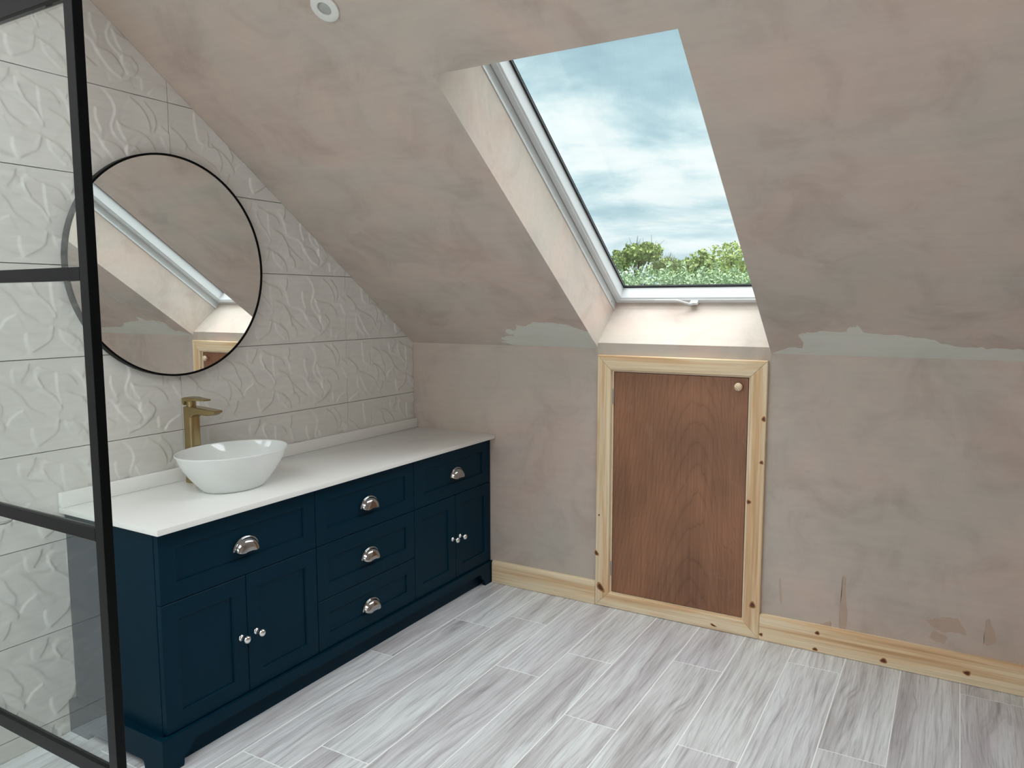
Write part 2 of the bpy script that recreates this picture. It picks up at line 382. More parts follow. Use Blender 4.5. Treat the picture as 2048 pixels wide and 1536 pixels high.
# flat marks on the plaster: filler along the fold, damp streaks
def skin(name, pts, fn, material, parent, th=.0012):
    bm = bmesh.new(); vs = [bm.verts.new(fn(p, th)) for p in pts]; vb = [bm.verts.new(fn(p, -.002)) for p in pts]
    n = len(pts); bm.faces.new(vs); bm.faces.new(vb[::-1])
    for i in range(n): bm.faces.new((vs[i], vs[(i+1) % n], vb[(i+1) % n], vb[i]))
    bmesh.ops.triangulate(bm, faces=bm.faces[:])
    return obj(name, bm, material, parent)
def rough(pts, amp=.004, n=3, keep=lambda a, b: False):
    out = []
    for i, a in enumerate(pts):
        b = pts[(i+1) % len(pts)]; out.append(a)
        if keep(a, b): continue
        L_ = math.hypot(b[0]-a[0], b[1]-a[1]); k = min(n, int(L_/.007))
        for j in range(1, k+1):
            t = j/(k+1); out.append((a[0]+(b[0]-a[0])*t+random.uniform(-amp, amp)*.6, a[1]+(b[1]-a[1])*t+random.uniform(-amp, amp)))
    return out
fold = lambda a, b: a[1] > -.03 and b[1] > -.03
PL = [(.57,-.025),(.603,-.018),(.631,-.004),(.754,-.003),(.932,-.002),(1.0785,-.001),(1.0785,-.112),(1.05,-.125),(1.016,-.143),(.976,-.159),(.936,-.168),(.878,-.166),(.824,-.171),(.796,-.155),(.773,-.142),(.747,-.144),(.723,-.151),(.722,-.136),(.689,-.108),(.676,-.12),(.657,-.122),(.64,-.106),(.645,-.088),(.674,-.081),(.667,-.07),(.627,-.072),(.591,-.06),(.585,-.049),(.613,-.034)]
PR = [(1.859,-.002),(2.158,-.001),(2.436,-.002),(2.9,-.001),(2.9,-.05),(2.72,-.063),(2.651,-.067),(2.614,-.061),(2.592,-.072),(2.548,-.068),(2.475,-.084),(2.446,-.105),(2.389,-.115),(2.349,-.124),(2.308,-.127),(2.218,-.138),(2.197,-.178),(2.187,-.168),(2.172,-.17),(2.151,-.138),(2.082,-.141),(2.016,-.134),(1.981,-.118),(1.995,-.076),(1.983,-.038),(1.932,-.041)]
sl = lambda p, t: slope_pt(p[0], p[1], -t)
skin('plaster_patch', rough(PL, keep=fold), sl, M_PATCH, ceiling, .0015)['label'] = 'grey green filler patch left of the window'
skin('plaster_patch', rough(PR, keep=fold), sl, M_PATCH, ceiling, .0015)['label'] = 'grey green filler strip right of the window'
kn = lambda p, t: Vector((p[0], -t, p[1]))
for pts in ([(2.171,.34),(2.180,.331),(2.179,.274),(2.192,.175),(2.187,.111),(2.163,.111),(2.160,.181),(2.167,.267),(2.166,.328)],
            [(2.468,.213),(2.503,.229),(2.53,.239),(2.578,.242),(2.597,.209),(2.612,.184),(2.575,.186),(2.53,.180),(2.50,.190)],
            [(2.497,.178),(2.53,.172),(2.547,.161),(2.535,.132),(2.51,.137),(2.482,.147)],
            [(2.664,.255),(2.676,.263),(2.695,.216),(2.702,.176),(2.677,.159),(2.662,.166)],
            [(2.078,.108),(2.128,.139),(2.134,.117),(2.13,.106)],
            [(1.92,.276),(1.925,.283),(1.936,.209),(1.935,.165),(1.926,.183)]):
    skin('damp_mark', rough(pts, .0015 if pts[0][0] in (2.171, 1.92) else .0035, 5), kn, M_SMEAR, wall_front, .0004)

# ------------------------------------------------------------------ relief wall tiles
CURVES = [[(0.11,0.292),(0.109,0.26),(0.116,0.221),(0.123,0.188),(0.151,0.175)],[(0.183,0.262),(0.241,0.231),(0.265,0.184),(0.282,0.155),(0.276,0.121)],[(0.165,0.235),(0.172,0.202),(0.171,0.174),(0.213,0.171),(0.255,0.14),(0.284,0.104),(0.279,0.075)],[(0.18,0.19),(0.213,0.16),(0.229,0.119),(0.219,0.081)],[(0.066,0.181),(0.089,0.147),(0.145,0.126),(0.194,0.1),(0.223,0.058)],[(0.003,0.218),(0.043,0.194),(0.07,0.165),(0.065,0.138)],[(0.073,0.127),(0.071,0.089),(0.086,0.055),(0.133,0.017)],[(0.08,0.126),(0.111,0.08),(0.134,0.044),(0.175,0.012)],[(0.241,0.242),(0.292,0.228),(0.335,0.191),(0.361,0.149),(0.415,0.116)],[(0.392,0.28),(0.447,0.254),(0.494,0.24),(0.521,0.203)],[(0.383,0.269),(0.386,0.234),(0.401,0.204)],[(0.316,0.283),(0.315,0.249),(0.328,0.223),(0.381,0.206),(0.435,0.173),(0.462,0.124)],[(0.37,0.29),(0.36,0.259),(0.337,0.231)],[(0.447,0.26),(0.45,0.196),(0.458,0.142)],[(0.343,0.145),(0.307,0.125),(0.289,0.097)],[(0.443,0.108),(0.49,0.086),(0.526,0.059)],[(0.452,0.107),(0.442,0.061),(0.404,0.035),(0.378,0.02)],[(0.466,0.1),(0.479,0.057),(0.525,0.017)],[(0.364,0.085),(0.363,0.051),(0.376,0.019)],[(0.262,0.083),(0.252,0.05),(0.235,0.029)],[(0.006,0.009),(0.046,0.032),(0.078,0.042)],[(0.654,0.298),(0.687,0.266),(0.7,0.231),(0.691,0.201),(0.684,0.176),(0.696,0.145),(0.73,0.116),(0.736,0.08)],[(0.702,0.2),(0.718,0.158),(0.738,0.131)],[(0.702,0.195),(0.74,0.182),(0.797,0.173),(0.833,0.149),(0.854,0.111)],[(0.738,0.128),(0.736,0.09),(0.753,0.055)],[(0.766,0.126),(0.794,0.098),(0.786,0.07),(0.756,0.052)],[(0.647,0.124),(0.695,0.119),(0.722,0.099),(0.749,0.058)],[(0.64,0.119),(0.666,0.087),(0.693,0.059),(0.734,0.039)],[(0.754,0.291),(0.8,0.26),(0.828,0.217),(0.834,0.175)],[(0.808,0.288),(0.844,0.253),(0.857,0.215),(0.845,0.18)],[(0.869,0.215),(0.909,0.186),(0.939,0.141),(0.953,0.102)],[(0.867,0.178),(0.892,0.134),(0.922,0.104),(0.952,0.08)],[(0.684,0.019),(0.734,0.031),(0.793,0.069)],[(0.804,0.063),(0.807,0.02)],[(0.897,0.059),(0.851,0.037),(0.827,0.008)],[(0.631,0.23),(0.63,0.195),(0.648,0.149)],[(0.469,0.192),(0.531,0.166),(0.555,0.132),(0.606,0.088),(0.651,0.058)],[(0.497,0.265),(0.527,0.236),(0.542,0.197),(0.556,0.166),(0.608,0.152),(0.634,0.135),(0.653,0.098)],[(0.527,0.164),(0.549,0.138),(0.56,0.107),(0.565,0.072)],[(0.49,0.095),(0.52,0.072),(0.541,0.04),(0.547,0.01)],[(0.56,0.097),(0.591,0.059),(0.593,0.029)],[(0.545,0.284),(0.544,0.255),(0.533,0.229)],[(0.387,0.25),(0.409,0.206),(0.444,0.171),(0.466,0.126)]]
def relief(U, V):
    H = np.zeros_like(U); 
    # gentle swells
    H += .0006*np.sin(U*19+V*11)+.0005*np.sin(V*31-U*9)
    wsum = np.zeros_like(U)
    for ci, pts in enumerate(CURVES):
        P = np.array(pts); 
        # Catmull-Rom refine
        Q = []
        Pp = np.vstack([2*P[0]-P[1], P, 2*P[-1]-P[-2]])
        for i in range(1, len(Pp)-2):
            for t in np.linspace(0, 1, 6, endpoint=False):
                a, b, c, e = Pp[i-1], Pp[i], Pp[i+1], Pp[i+2]
                Q.append(.5*((2*b)+(-a+c)*t+(2*a-5*b+4*c-e)*t*t+(-a+3*b-3*c+e)*t**3))
        Q.append(P[-1]); Q = np.array(Q)
        seg = Q[1:]-Q[:-1]; ln = np.hypot(seg[:, 0], seg[:, 1]); cum = np.concatenate([[0], np.cumsum(ln)]); tot = cum[-1]
        best = np.full(U.shape, 9.0); sg = np.zeros_like(U); par = np.zeros_like(U)
        for k in range(len(seg)):
            dx, dy = seg[k]; l2 = ln[k]**2+1e-12
            t = np.clip(((U-Q[k, 0])*dx+(V-Q[k, 1])*dy)/l2, 0, 1)
            ex = U-Q[k, 0]-t*dx; ey = V-Q[k, 1]-t*dy; dd = np.hypot(ex, ey)
            m_ = dd < best; best = np.where(m_, dd, best); sg = np.where(m_, dx*ey-dy*ex, sg); par = np.where(m_, (cum[k]+t*ln[k])/tot, par)
        taper = np.clip(np.minimum(par, 1-par)*11, 0, 1); taper = taper*taper*(3-2*taper)
        # which side stands proud: outside of the bend
        mid = Q[len(Q)//2]; ch = (Q[0]+Q[-1])/2; e = Q[-1]-Q[0]
        bend = e[0]*(mid[1]-ch[1])-e[1]*(mid[0]-ch[0])
        side = -1 if bend > 0 else 1
        s = sg*side/np.maximum(best, 1e-6)/np.maximum(1e-9, 1)
        pos = (sg*side) > 0
        wid = .075
        sd = np.where(pos, best, -best)
        hi = np.clip(1-best/wid, 0, 1)
        t_ = np.clip((sd+.003)/.006, 0, 1)
        hi = hi**1.4; step = hi*(-.75+1.75*t_*t_*(3-2*t_))
        H += .0022*taper*step
    return H
NU, NV = 250, 84; TW, THH, JT = .905, .300, .0012
def tile_mesh(u0, u1, v0, v1, clip=None):
    us = np.linspace(u0+JT, u1-JT, max(4, int((u1-u0)/TW*NU))); vs = np.linspace(v0+JT, v1-JT, max(3, int((v1-v0)/THH*NV)))
    U, V = np.meshgrid(us, vs); H = relief(U, V)
    nv, nu = U.shape
    verts = np.stack([H, U, V], -1).reshape(-1, 3)
    idx = np.arange(nv*nu).reshape(nv, nu)
    f = np.stack([idx[:-1, :-1], idx[:-1, 1:], idx[1:, 1:], idx[1:, :-1]], -1).reshape(-1, 4).tolist()
    border = list(idx[0, :])+list(idx[1:, -1])+list(idx[-1, -2::-1])+list(idx[-2:0:-1, 0])
    nb = len(border); bv = verts[border].copy(); bv[:, 0] = -.0104
    base = len(verts); verts = np.vstack([verts, bv])
    for i in range(nb): f.append([border[i], base+i, base+(i+1) % nb, border[(i+1) % nb]])
    me = bpy.data.meshes.new('tile'); me.from_pydata(verts.tolist(), [], f); me.update()
    if clip:
        b = bmesh.new(); b.from_mesh(me)
        for co, no in clip:
            g = b.verts[:]+b.edges[:]+b.faces[:]
            bmesh.ops.bisect_plane(b, geom=g, plane_co=co, plane_no=no, clear_outer=True)
        b.to_mesh(me); b.free()
    me.polygons.foreach_set('use_smooth', [True]*len(me.polygons)); me.set_sharp_from_angle(angle=math.radians(50))
    me.materials.append(M_TILE); return me
FULL = tile_mesh(0, TW, 0, THH)
cols = [-.5154-TW*k for k in range(0, 6)]
Z0 = .0616
for ci, yl in enumerate(cols):
    for ri in range(-1, 9):
        z = Z0+THH*ri
        y1 = min(yl+TW, -.0008); y0 = max(yl, ROOMY)
        if y1-y0 < .02: continue
        zc0, zc1 = max(z, .0), z+THH
        def ztop(y): return min(K-y*T, FLATZ)
        zm = max(ztop(y0), ztop(y1), ztop((y0+y1)/2))
        if zc0 > zm-.01: continue
        whole = (y1-y0 > TW-.002) and z >= 0 and zc1 < min(ztop(y0), ztop(y1)) and zc1 < FLATZ
        if whole:
            me = FULL
        else:
            clip = []
            n1 = Vector((0, T, 1)).normalized(); clip.append((Vector((0, -yl, K-z-.001)), n1))
            pass
            clip.append((Vector((0, 0, FLATZ-z-.001)), Vector((0, 0, 1))))
            me = tile_mesh(y0-yl, y1-yl, zc0-z, THH, clip)
            if not len(me.polygons): continue
        o = bpy.data.objects.new('tile', me); C.objects.link(o); o.parent = wall_left; o.location = (0, yl, z)

# ------------------------------------------------------------------ roof window
def window(name, origin_fn, wid, length, label_handle=True):
    """origin_fn(a, s, dep): a across from the left reveal, s up the slope from the bottom, dep outwards"""
    w = empty(name, (0, 0, 0), kind='structure')
    def frame_ring(nm, prof, material, par=w):
        # prof: closed list of (inset, depth) swept round the four sides, mitred
        bm = bmesh.new(); rings = []
        for (ca, cs) in ((0, 0), (1, 0), (1, 1), (0, 1)):
            ring = []
            for ins, dep in prof:
                a = ins if ca == 0 else wid-ins; s = ins if cs == 0 else length-ins
                ring.append(origin_fn(a, s, dep))
            rings.append([bm.verts.new(p) for p in ring])
        n = len(prof)
        for k in range(4):
            A = rings[k]; B = rings[(k+1) % 4]
            for i in range(n): bm.faces.new((A[i], A[(i+1) % n], B[(i+1) % n], B[i]))
        return obj(nm, bm, material, par)
    frame_ring('window_frame', [(-.03, .246), (.003, .246), (.0035, .249), (.0015, .256), (.0012, .322), (-.03, .345)], M_PVC)
    frame_ring('sash', [(.0045, .289), (.024, .289), (.0265, .2915), (.0265, .2965), (.0300, .2985), (.0315, .302), (.0310, .3585), (.030, .3662), (.0045, .3662)], M_PVC)
    frame_ring('gasket', [(.0300, .3585), (.0350, .3585), (.0350, .3655), (.0300, .3655)], M_GASKET)
    frame_ring('spacer_bar', [(.0350, .3647), (.0395, .3647), (.0395, .3657), (.0350, .3657)], M_SPACER)
    frame_ring('edge_seal', [(.0395, .3647), (.0425, .3647), (.0425, .3657), (.0395, .3657)], M_GASKET)
    bm = bmesh.new(); P = []
    for dep in (.3605, .3645):
        P.append([origin_fn(.031, .031, dep), origin_fn(wid-.031, .031, dep), origin_fn(wid-.031, length-.031, dep), origin_fn(.031, length-.031, dep)])
    loft(bm, P); obj('pane', bm, M_PANE, w)
    return w
bot = Vector((0, .1829, 1.4054)); upv = Vector((0, -1, T))/NN; nv_ = Vector((0, T, 1))/NN
base_y = bot.y-nv_.y*.245                      # foot of the frame projected to the plaster plane
headlen = (base_y-WYH)*NN
w1 = window('window_1', lambda a, s, dep: slope_pt(WX0+a, base_y, dep)+upv*s, WX1-WX0, headlen)
obj('screw_cap', (lambda b: (lathe(b, [(0, 0), (.004, 0), (.004, .0015), (0, .002)], slope_pt(WX0+.0012, base_y, .262)+upv*.055, (1, 0, 0), 12), b)[1])(bmesh.new()), M_STEEL, w1)
# stay / handle on the bottom sash rail
def W(a, s, dep): return slope_pt(WX0+a, base_y, dep)+upv*s
hb = bmesh.new()
loft(hb, [[W(.376, .010, .289), W(.376, .025, .289), W(.376, .036, .266), W(.376, .020, .266)], [W(.410, .010, .289), W(.410, .025, .289), W(.410, .036, .266), W(.410, .020, .266)]])
h1 = obj('handle_bracket', hb, M_PVC, w1, smooth=True)
hb = bmesh.new(); pts = [W(.394, .026, .268), W(.378, .032, .262), W(.350, .053, .259), W(.322, .067, .258), W(.27, .069, .258), W(.222, .068, .259)]
rings = []
for i, p in enumerate(pts):
    wd = [.009, .0085, .0075, .007, .0065, .0045][i]; hd = [.005, .005, .0045, .004, .004, .003][i]
    rings.append([p+upv*wd*math.cos(t)*.75+nv_*hd*math.sin(t) for t in (2*PI*k/10 for k in range(10))])
loft(hb, rings); obj('window_handle', hb, M_PVC, w1, smooth=True)
w2 = empty('added_rooflight', (0, 0, 0), kind='structure')  # invented rooflight frame out of view, added for the overhead light
for a_, b_ in (((RX0, RY0, 2.62), (RX0+.05, RY1, 2.69)), ((RX1-.05, RY0, 2.62), (RX1, RY1, 2.69)), ((RX0+.05, RY0, 2.62), (RX1-.05, RY0+.05, 2.69)), ((RX0+.05, RY1-.05, 2.62), (RX1-.05, RY1, 2.69)), (((RX0+RX1)/2-.03, RY0+.05, 2.62), ((RX0+RX1)/2+.03, RY1-.05, 2.69))):
    obj('window_frame', newbox(a_, b_), M_PVC, w2)
obj('pane', newbox((GX0+.03, ROOMY-.078, GZ0+.03), (GX1-.03, ROOMY-.072, GZ1-.03)), M_PANE, w3)
obj('pane', newbox((RX0+.01, RY0+.01, 2.65), (RX1-.01, RY1-.01, 2.656)), M_PANE, w2)

# ------------------------------------------------------------------ hatch door with pine architrave
door = empty('door_1', (0, 0, 0), kind='structure')
bm = bmesh.new(); box(bm, (1.1627, .003, .0735), (1.7684, .021, 1.1205), .0008)
obj('door_panel', bm, M_PLY, door)
jb = bmesh.new()
for a, b in (((1.1525, -.001, .068), (1.1600, .12, 1.131)), ((1.7718, -.001, .068), (1.7835, .12, 1.131)), ((1.1600, -.001, 1.1235), (1.7718, .12, 1.131)), ((1.1600, -.001, .068), (1.7718, .12, .0718))):
    box(jb, a, b)
obj('door_lining', jb, M_PINE_END, door)
obj('gap_shade_sheet', newbox((1.16, .12, .072), (1.772, .125, 1.1235)), M_GAP, door)  # black sheet puts painted shade behind the gaps round the door
AO = (1.0845, 1.8500, 0.001, 1.1985)       # outer left,right,bottom,top
AW = .069
prof = [(0, 0), (0, -.0165), (.0012, -.0185), (.004, -.0200), (.0625, -.0200), (.0660, -.0185), (.0680, -.0150), (.069, -.011), (.069, 0)]
corners = [(AO[0], AO[2], 1, 1), (AO[1], AO[2], -1, 1), (AO[1], AO[3], -1, -1), (AO[0], AO[3], 1, -1)]
pieces = []
for k, mt in zip(range(4), (M_PINE_X, M_PINE_Z, M_PINE_X, M_PINE_Z)):
    bm = bmesh.new(); g = .0007
    rings = []
    for q in (k, (k+1) % 4):
        x, z, sx, sz = corners[q]
        rings.append([Vector((x+sx*w_, y_, z+sz*w_)) for w_, y_ in prof])
    dv = (rings[1][0]-rings[0][0]).normalized()*g
    rings = [[p+dv for p in rings[0]], [p-dv for p in rings[1]]]
    loft(bm, rings)
    pieces.append(obj('architrave', bm, mt, door, smooth=True, sharp=25))
def knot(x, z, rx, rz, par, y=-.0203, rot=0.0):
    rx *= 1.6; rz *= 1.6
    for nm, f, mt, yy in (('knot', 1.55, M_KNOT2, y+.00015), ('knot', 1.0, M_KNOT, y)):
        bm = bmesh.new(); ring = []
        for k in range(14):
            t = 2*PI*k/14; j = 1+.14*math.sin(3*t+x*50)
            a, b = rx*f*math.cos(t)*j, rz*f*math.sin(t)*j
            ring.append((x+a*math.cos(rot)-b*math.sin(rot), z+a*math.sin(rot)+b*math.cos(rot)))
        prism(bm, ring, 1, yy, yy+.0006); obj(nm, bm, mt, par)
for x, z, a, b, r_ in ((1.102, .442, .002, .002, 0), (1.091, .255, .004, .006, .6), (1.113, .091, .006, .011, .7)): knot(x, z, a, b, pieces[3], rot=r_)
for x, z, a, b, r_ in ((1.819, .148, .0055, .0065, 0), (1.790, .596, .004, .004, 0), (1.840, .955, .0035, .005, 0), (1.837, .771, .0035, .0035, 0)): knot(x, z, a, b, pieces[1], rot=r_)
knot(1.654, .022, .006, .002, pieces[0], rot=-.3)
bm = bmesh.new(); lathe(bm, [(0, 0), (.008, 0), (.0075, .004), (.007, .009), (.010, .013), (.0155, .017), (.0175, .022), (.0165, .027), (.012, .031), (.006, .0325), (0, .033)], (1.7318, .003, 1.0842), (0, -1, 0), 24)
obj('door_knob', bm, M_BEECH, door, smooth=True, sharp=0, label='small turned pale wooden knob')
for za, zb in ((.969, 1.044), (.150, .224)):
    bm = bmesh.new(); lathe(bm, [(0, 0), (.0028, 0), (.0028, zb-za), (0, zb-za)], (1.1612, -.0005, za), (0, 0, 1), 12)
    for k in range(1, 4): pass
    box(bm, (1.1545, -.0012, za+.002), (1.1605, .004, zb-.002)); obj('hinge', bm, M_STEEL, door, label='small steel butt hinge')
# skirting
def skirting(name, x0, x1):
    pr = [(0, .0), (-.0200, .0), (-.0200, .1010), (-.0192, .1045), (-.0172, .1080), (-.0140, .1105), (-.009, .1120), (0, .1125)]
    bm = bmesh.new(); prism(bm, [(y_, z_+.0015) for y_, z_ in pr], 0, x0, x1)
    return obj(name, bm, M_PINE_X, None, smooth=True, sharp=20, kind='structure')
sk1 = skirting('baseboard_left', .5045, 1.0838); sk2 = skirting('baseboard_right', 1.8507, ROOMX)
for x, z, a, b in ((1.859, .026, .0035, .003), (2.083, .083, .004, .0035), (2.077, .012, .0045, .003), (2.332, .025, .0055, .0045), (2.615, .046, .0055, .004), (2.93, .07, .005, .004)): knot(x, z, a, b, sk2)
bm = newbox((2.9, -.0, 0), (2.9, 0, 0)) if False else None

# ------------------------------------------------------------------ downlight in the slope
dl = empty('downlight', slope_pt(.8640, -1.5085), label='round white recessed downlight in the sloping plaster ceiling', category='light')
dn = -nv_
def dlathe(nm, prof, mt): 
    bm = bmesh.new(); lathe(bm, prof, slope_pt(.8640, -1.5085), dn, 40); return obj(nm, bm, mt, dl, smooth=True, sharp=30)
dlathe('bezel', [(.0215, -.006), (.0215, .0062), (.0235, .0078), (.040, .0070), (.0440, .0052), (.0452, .0025), (.0452, .0012), (.040, .0006), (.030, .0006), (.0215, -.006)][:-1], M_PLASTIC)
dlathe('lens', [(0, -.010), (.0213, -.010), (.0213, .001), (.017, .0028), (.010, .0045), (0, .005)], mat('frosted_lens', (.42, .44, .42), .35))

# ------------------------------------------------------------------ vanity: three cabinets, plinth, worktop
DF, DB = .487, .467      # door front / back
def shaker(y0, y1, z0, z1, st=.0595, sr=.058):
    """five-piece front with recessed field, one continuous mesh"""
    bm = bmesh.new(); g = .0013; e = .0012; rc = .0065
    a, b, c, f = y0+g, y1-g, z0+g, z1-g
    def ring(ins_y, ins_z, x): return [Vector((x, a+ins_y, c+ins_z)), Vector((x, b-ins_y, c+ins_z)), Vector((x, b-ins_y, f-ins_z)), Vector((x, a+ins_y, f-ins_z))]
    rings = [ring(0, 0, DB), ring(0, 0, DF-e), ring(e, e, DF), ring(st-.0035, sr-.0035, DF), ring(st-.0025, sr-.0025, DF-.0015), ring(st, sr, DF-.0022), ring(st+.0008, sr+.0008, DF-rc)]
    loft(bm, rings); return bm
def cup_handle(y, z, par):
    """half-dome bin pull: rim flange, bulging shell open below"""
    bm = bmesh.new(); R, nseg, nl = .053, 26, 9
    hz_ = .043; dep = .0255
    # outer dome: polar patches from flange rim to crown
    def P(th, ph, s=1.0, dd=0.0):   # th 0..pi along the arch, ph 0..pi/2 flange to mouth
        yy = math.cos(th)*R*.88; zt = math.sin(th)*hz_*.90
        return yy, zt
    rows = []
    prof = [(1.00, .0), (1.00, .0025), (.95, .0038), (.90, .0042), (.885, .0065), (.86, .0125), (.80, .0185), (.70, .0228), (.56, .0250), (.36, .0256)]
    for sc_, x in prof:
        row = []
        for k in range(nseg+1):
            th = PI*k/nseg
            row.append(Vector((DF+x, y-math.cos(th)*R*sc_, z+math.sin(th)*hz_*sc_ - (0 if x < .006 else (.0075*(x/.0256)**2)))))
        rows.append(row)
    # mouth row: bottom lip of the shell
    row = []
    for k in range(nseg+1):
        th = PI*k/nseg
        row.append(Vector((DF+.0250, y-math.cos(th)*R*.30, z-.0060+math.sin(th)*.001)))
    rows.append(row)
    R_ = [[bm.verts.new(p) for p in r] for r in rows]
    for A, B in zip(R_[:-1], R_[1:]):
        for i in range(nseg): bm.faces.new((A[i], A[i+1], B[i+1], B[i]))
    bmesh.ops.solidify(bm, geom=bm.faces[:], thickness=.0016)
    return obj('cup_handle', bm, M_CHROME, par, smooth=True, sharp=60)
def knob(y, z, par):
    bm = bmesh.new()
    lathe(bm, [(0, 0), (.0113, 0), (.0115, .0015), (.0098, .0038), (.0066, .0055), (.0052, .0090), (.0050, .0140), (.0070, .0165), (.0108, .0188), (.0134, .0228), (.0141, .0272), (.0131, .0322), (.0095, .0368), (.0046, .0390), (0, .0394)], (DF, y, z), (1, 0, 0), 24)
    return obj('knob', bm, M_CHROME, par, smooth=True, sharp=0)
CT = .7535        # top of carcass, underside of worktop
def cabinet(label, y0, y1, left_end=False):
    c = empty('vanity_cabinet', (.25, (y0+y1)/2, .112), label=label, category='cabinet', group='navy vanity cabinets under the worktop')
    bm = bmesh.new(); t = .018
    box(bm, (.002, y0+.0005, .112), (.4645, y0+t, CT)); box(bm, (.002, y1-t, .112), (.4645, y1-.0005, CT))
    box(bm, (.002, y0+t, .112), (.4645, y1-t, .13)); box(bm, (.002, y0+t, .13), (.012, y1-t, CT)); box(bm, (.38, y0+t, CT-.018), (.4645, y1-t, CT))
    obj('carcass', bm, M_NAVY, c)
    return c
ZB, ZM, ZT = .1135, .5265, .7525
YA, YB, YC, YD = -1.880, -1.2335, -.6375, -.0035
cabs = []
cab1 = cabinet('left navy cabinet below the basin, wide drawer over two doors', YA, YB)
d1 = obj('drawer', shaker(YA, YB, ZM, ZT), M_NAVY, cab1); cup_handle(-1.5565, .6175, d1)
ym = -1.5615
a = obj('door', shaker(YA, ym, ZB, ZM), M_NAVY, cab1); knob(-1.5895, .3155, a)
a = obj('door', shaker(ym, YB, ZB, ZM), M_NAVY, cab1); knob(-1.5260, .3155, a)
cab2 = cabinet('middle navy cabinet with a stack of three drawers', YB, YC)
for za, zb, hz2 in ((ZM, ZT, .6165), (.3115, ZM, .4030), (ZB, .3115, .1865)):
    a = obj('drawer', shaker(YB, YC, za, zb), M_NAVY, cab2); cup_handle(-.9350, hz2, a)
cab3 = cabinet('right navy cabinet against the low wall, drawer over two doors', YC, YD)
a = obj('drawer', shaker(YC, YD, ZM, ZT, .075), M_NAVY, cab3); cup_handle(-.3070, .6165, a)
ym = -.3175
a = obj('door', shaker(YC, ym, ZB, ZM), M_NAVY, cab3); knob(-.3450, .3155, a)
a = obj('door', shaker(ym, YD, ZB, ZM), M_NAVY, cab3); knob(-.2825, .3155, a)
# plinth: front board with bracket feet, left return, recessed kick board
pl = empty('plinth', (.25, -.95, 0), label='navy plinth with shaped bracket feet running under all three cabinets', category='plinth')
def bracket(ends):
    a, b = ends      # outer ends; outline in (u, z)
    s = [(a, .0), (a+.070, .0), (a+.0725, .010), (a+.073, .021), (a+.079, .030), (a+.091, .037), (a+.101, .044), (a+.105, .054), (a+.109, .063), (a+.120, .0685), (a+.137, .0705)]
    e = [(b-(x-a), z) for x, z in s][::-1]
    return s+e+[(b, .112), (a, .112)]
bm = bmesh.new(); prism(bm, bracket((-1.906, -.0035)), 0, .480, .500); obj('front_board', bm, M_NAVY, pl)
bm = bmesh.new()
sd = [(.480, 0), (.407, 0), (.404, .010), (.402, .022), (.392, .0255), (.300, .0255), (.215, .0255), (.120, .0255), (.112, .022), (.108, .010), (.104, 0), (.002, 0), (.002, .112), (.480, .112)]
prism(bm, sd, 1, -1.906, -1.886); obj('end_board', bm, M_NAVY, pl)
obj('kick_board', newbox((.452, -1.884, 0), (.468, -.0035, .1115)), M_NAVY, pl)
obj('base_panel', newbox((.002, -1.884, .098), (.452, -.0035, .1115)), M_NAVY, pl)
# worktop
HT = .7726
wt = empty('worktop', (.25, -.95, .7537), label='white stone worktop with low upstand over the navy cabinets', category='worktop')
bm = newbox((.0035, -1.8985, CT+.0002), (.5175, -.002, HT), .0014, 2); obj('slab', bm, M_QUARTZ, wt, smooth=True)
bm = newbox((.0035, -1.8985, HT+.0002), (.0255, -.002, HT+.0490), .0014, 2); obj('upstand', bm, M_QUARTZ, wt, smooth=True)

# ------------------------------------------------------------------ basin
BX, BY, BA, BB, RH = .272, -1.418, .212, .165, .1385
bas = empty('basin', (BX, BY, HT), label='white oval countertop basin standing on the worktop under the round mirror', category='basin')
bm = bmesh.new(); seg = 72
def oring(zf, a, b, ox=0, oy=0): return [Vector((BX+ox+b*math.cos(t), BY+oy+a*math.sin(t), HT+zf)) for t in (2*PI*k/seg for k in range(seg))]
outer = [(.0006, .112, .086), (.003, .1175, .090), (.010, .1245, .0958), (.03, .1430, .1105), (.06, .1680, .1305), (.09, .1885, .1470), (.115, .2015, .1572), (.130, .2075, .1618), (RH-.003, .2115, .1648), (RH, .2108, .1642), (RH+.0008, .2090, .1625), (RH, .2072, .1608), (RH-.003, .2055, .1592), (.11, .1900, .1460), (.08, .1640, .1250), (.05, .1280, .0960), (.03, .0900, .0660), (.022, .0500, .0380), (.020, .0225, .0225)]
loft(bm, [oring(z, a, b) for z, a, b in outer]); obj('bowl', bm, M_CERAMIC, bas, smooth=True, sharp=80)
bm = bmesh.new(); lathe(bm, [(0, 0), (.021, 0), (.021, .003), (.016, .005), (0, .006)], (BX, BY, HT+.0205), (0, 0, 1), 24); obj('waste', bm, M_CHROME, bas, smooth=True, label='chrome waste plug')

# ------------------------------------------------------------------ brass tap
TX, TY = .0800, -1.4400
tap = empty('tap', (TX, TY, HT), label='tall brushed brass mixer tap standing behind the basin', category='tap')
def rrect(cx_, cy_, z, hx, hy, r, n=5):
    P = []
    for sx, sy, a0 in ((1, 1, 0), (-1, 1, 90), (-1, -1, 180), (1, -1, 270)):
        for k in range(n+1):
            t = math.radians(a0+90*k/n); P.append(Vector((cx_+sx*(hx-r)+r*math.cos(t), cy_+sy*(hy-r)+r*math.sin(t), z)))
    return P
bm = bmesh.new()
loft(bm, [rrect(TX, TY, z, hx, hy, r) for z, hx, hy, r in ((HT+.0005, .0250, .0230, .0120), (HT+.002, .0255, .0235, .0125), (.93, .0245, .0225, .0120), (1.040, .0238, .0220, .0110), (1.0555, .0235, .0218, .0100), (1.0580, .0225, .0208, .0095))])
obj('body', bm, M_BRASS, tap, smooth=True, sharp=40)
bm = bmesh.new(); hy = .0205
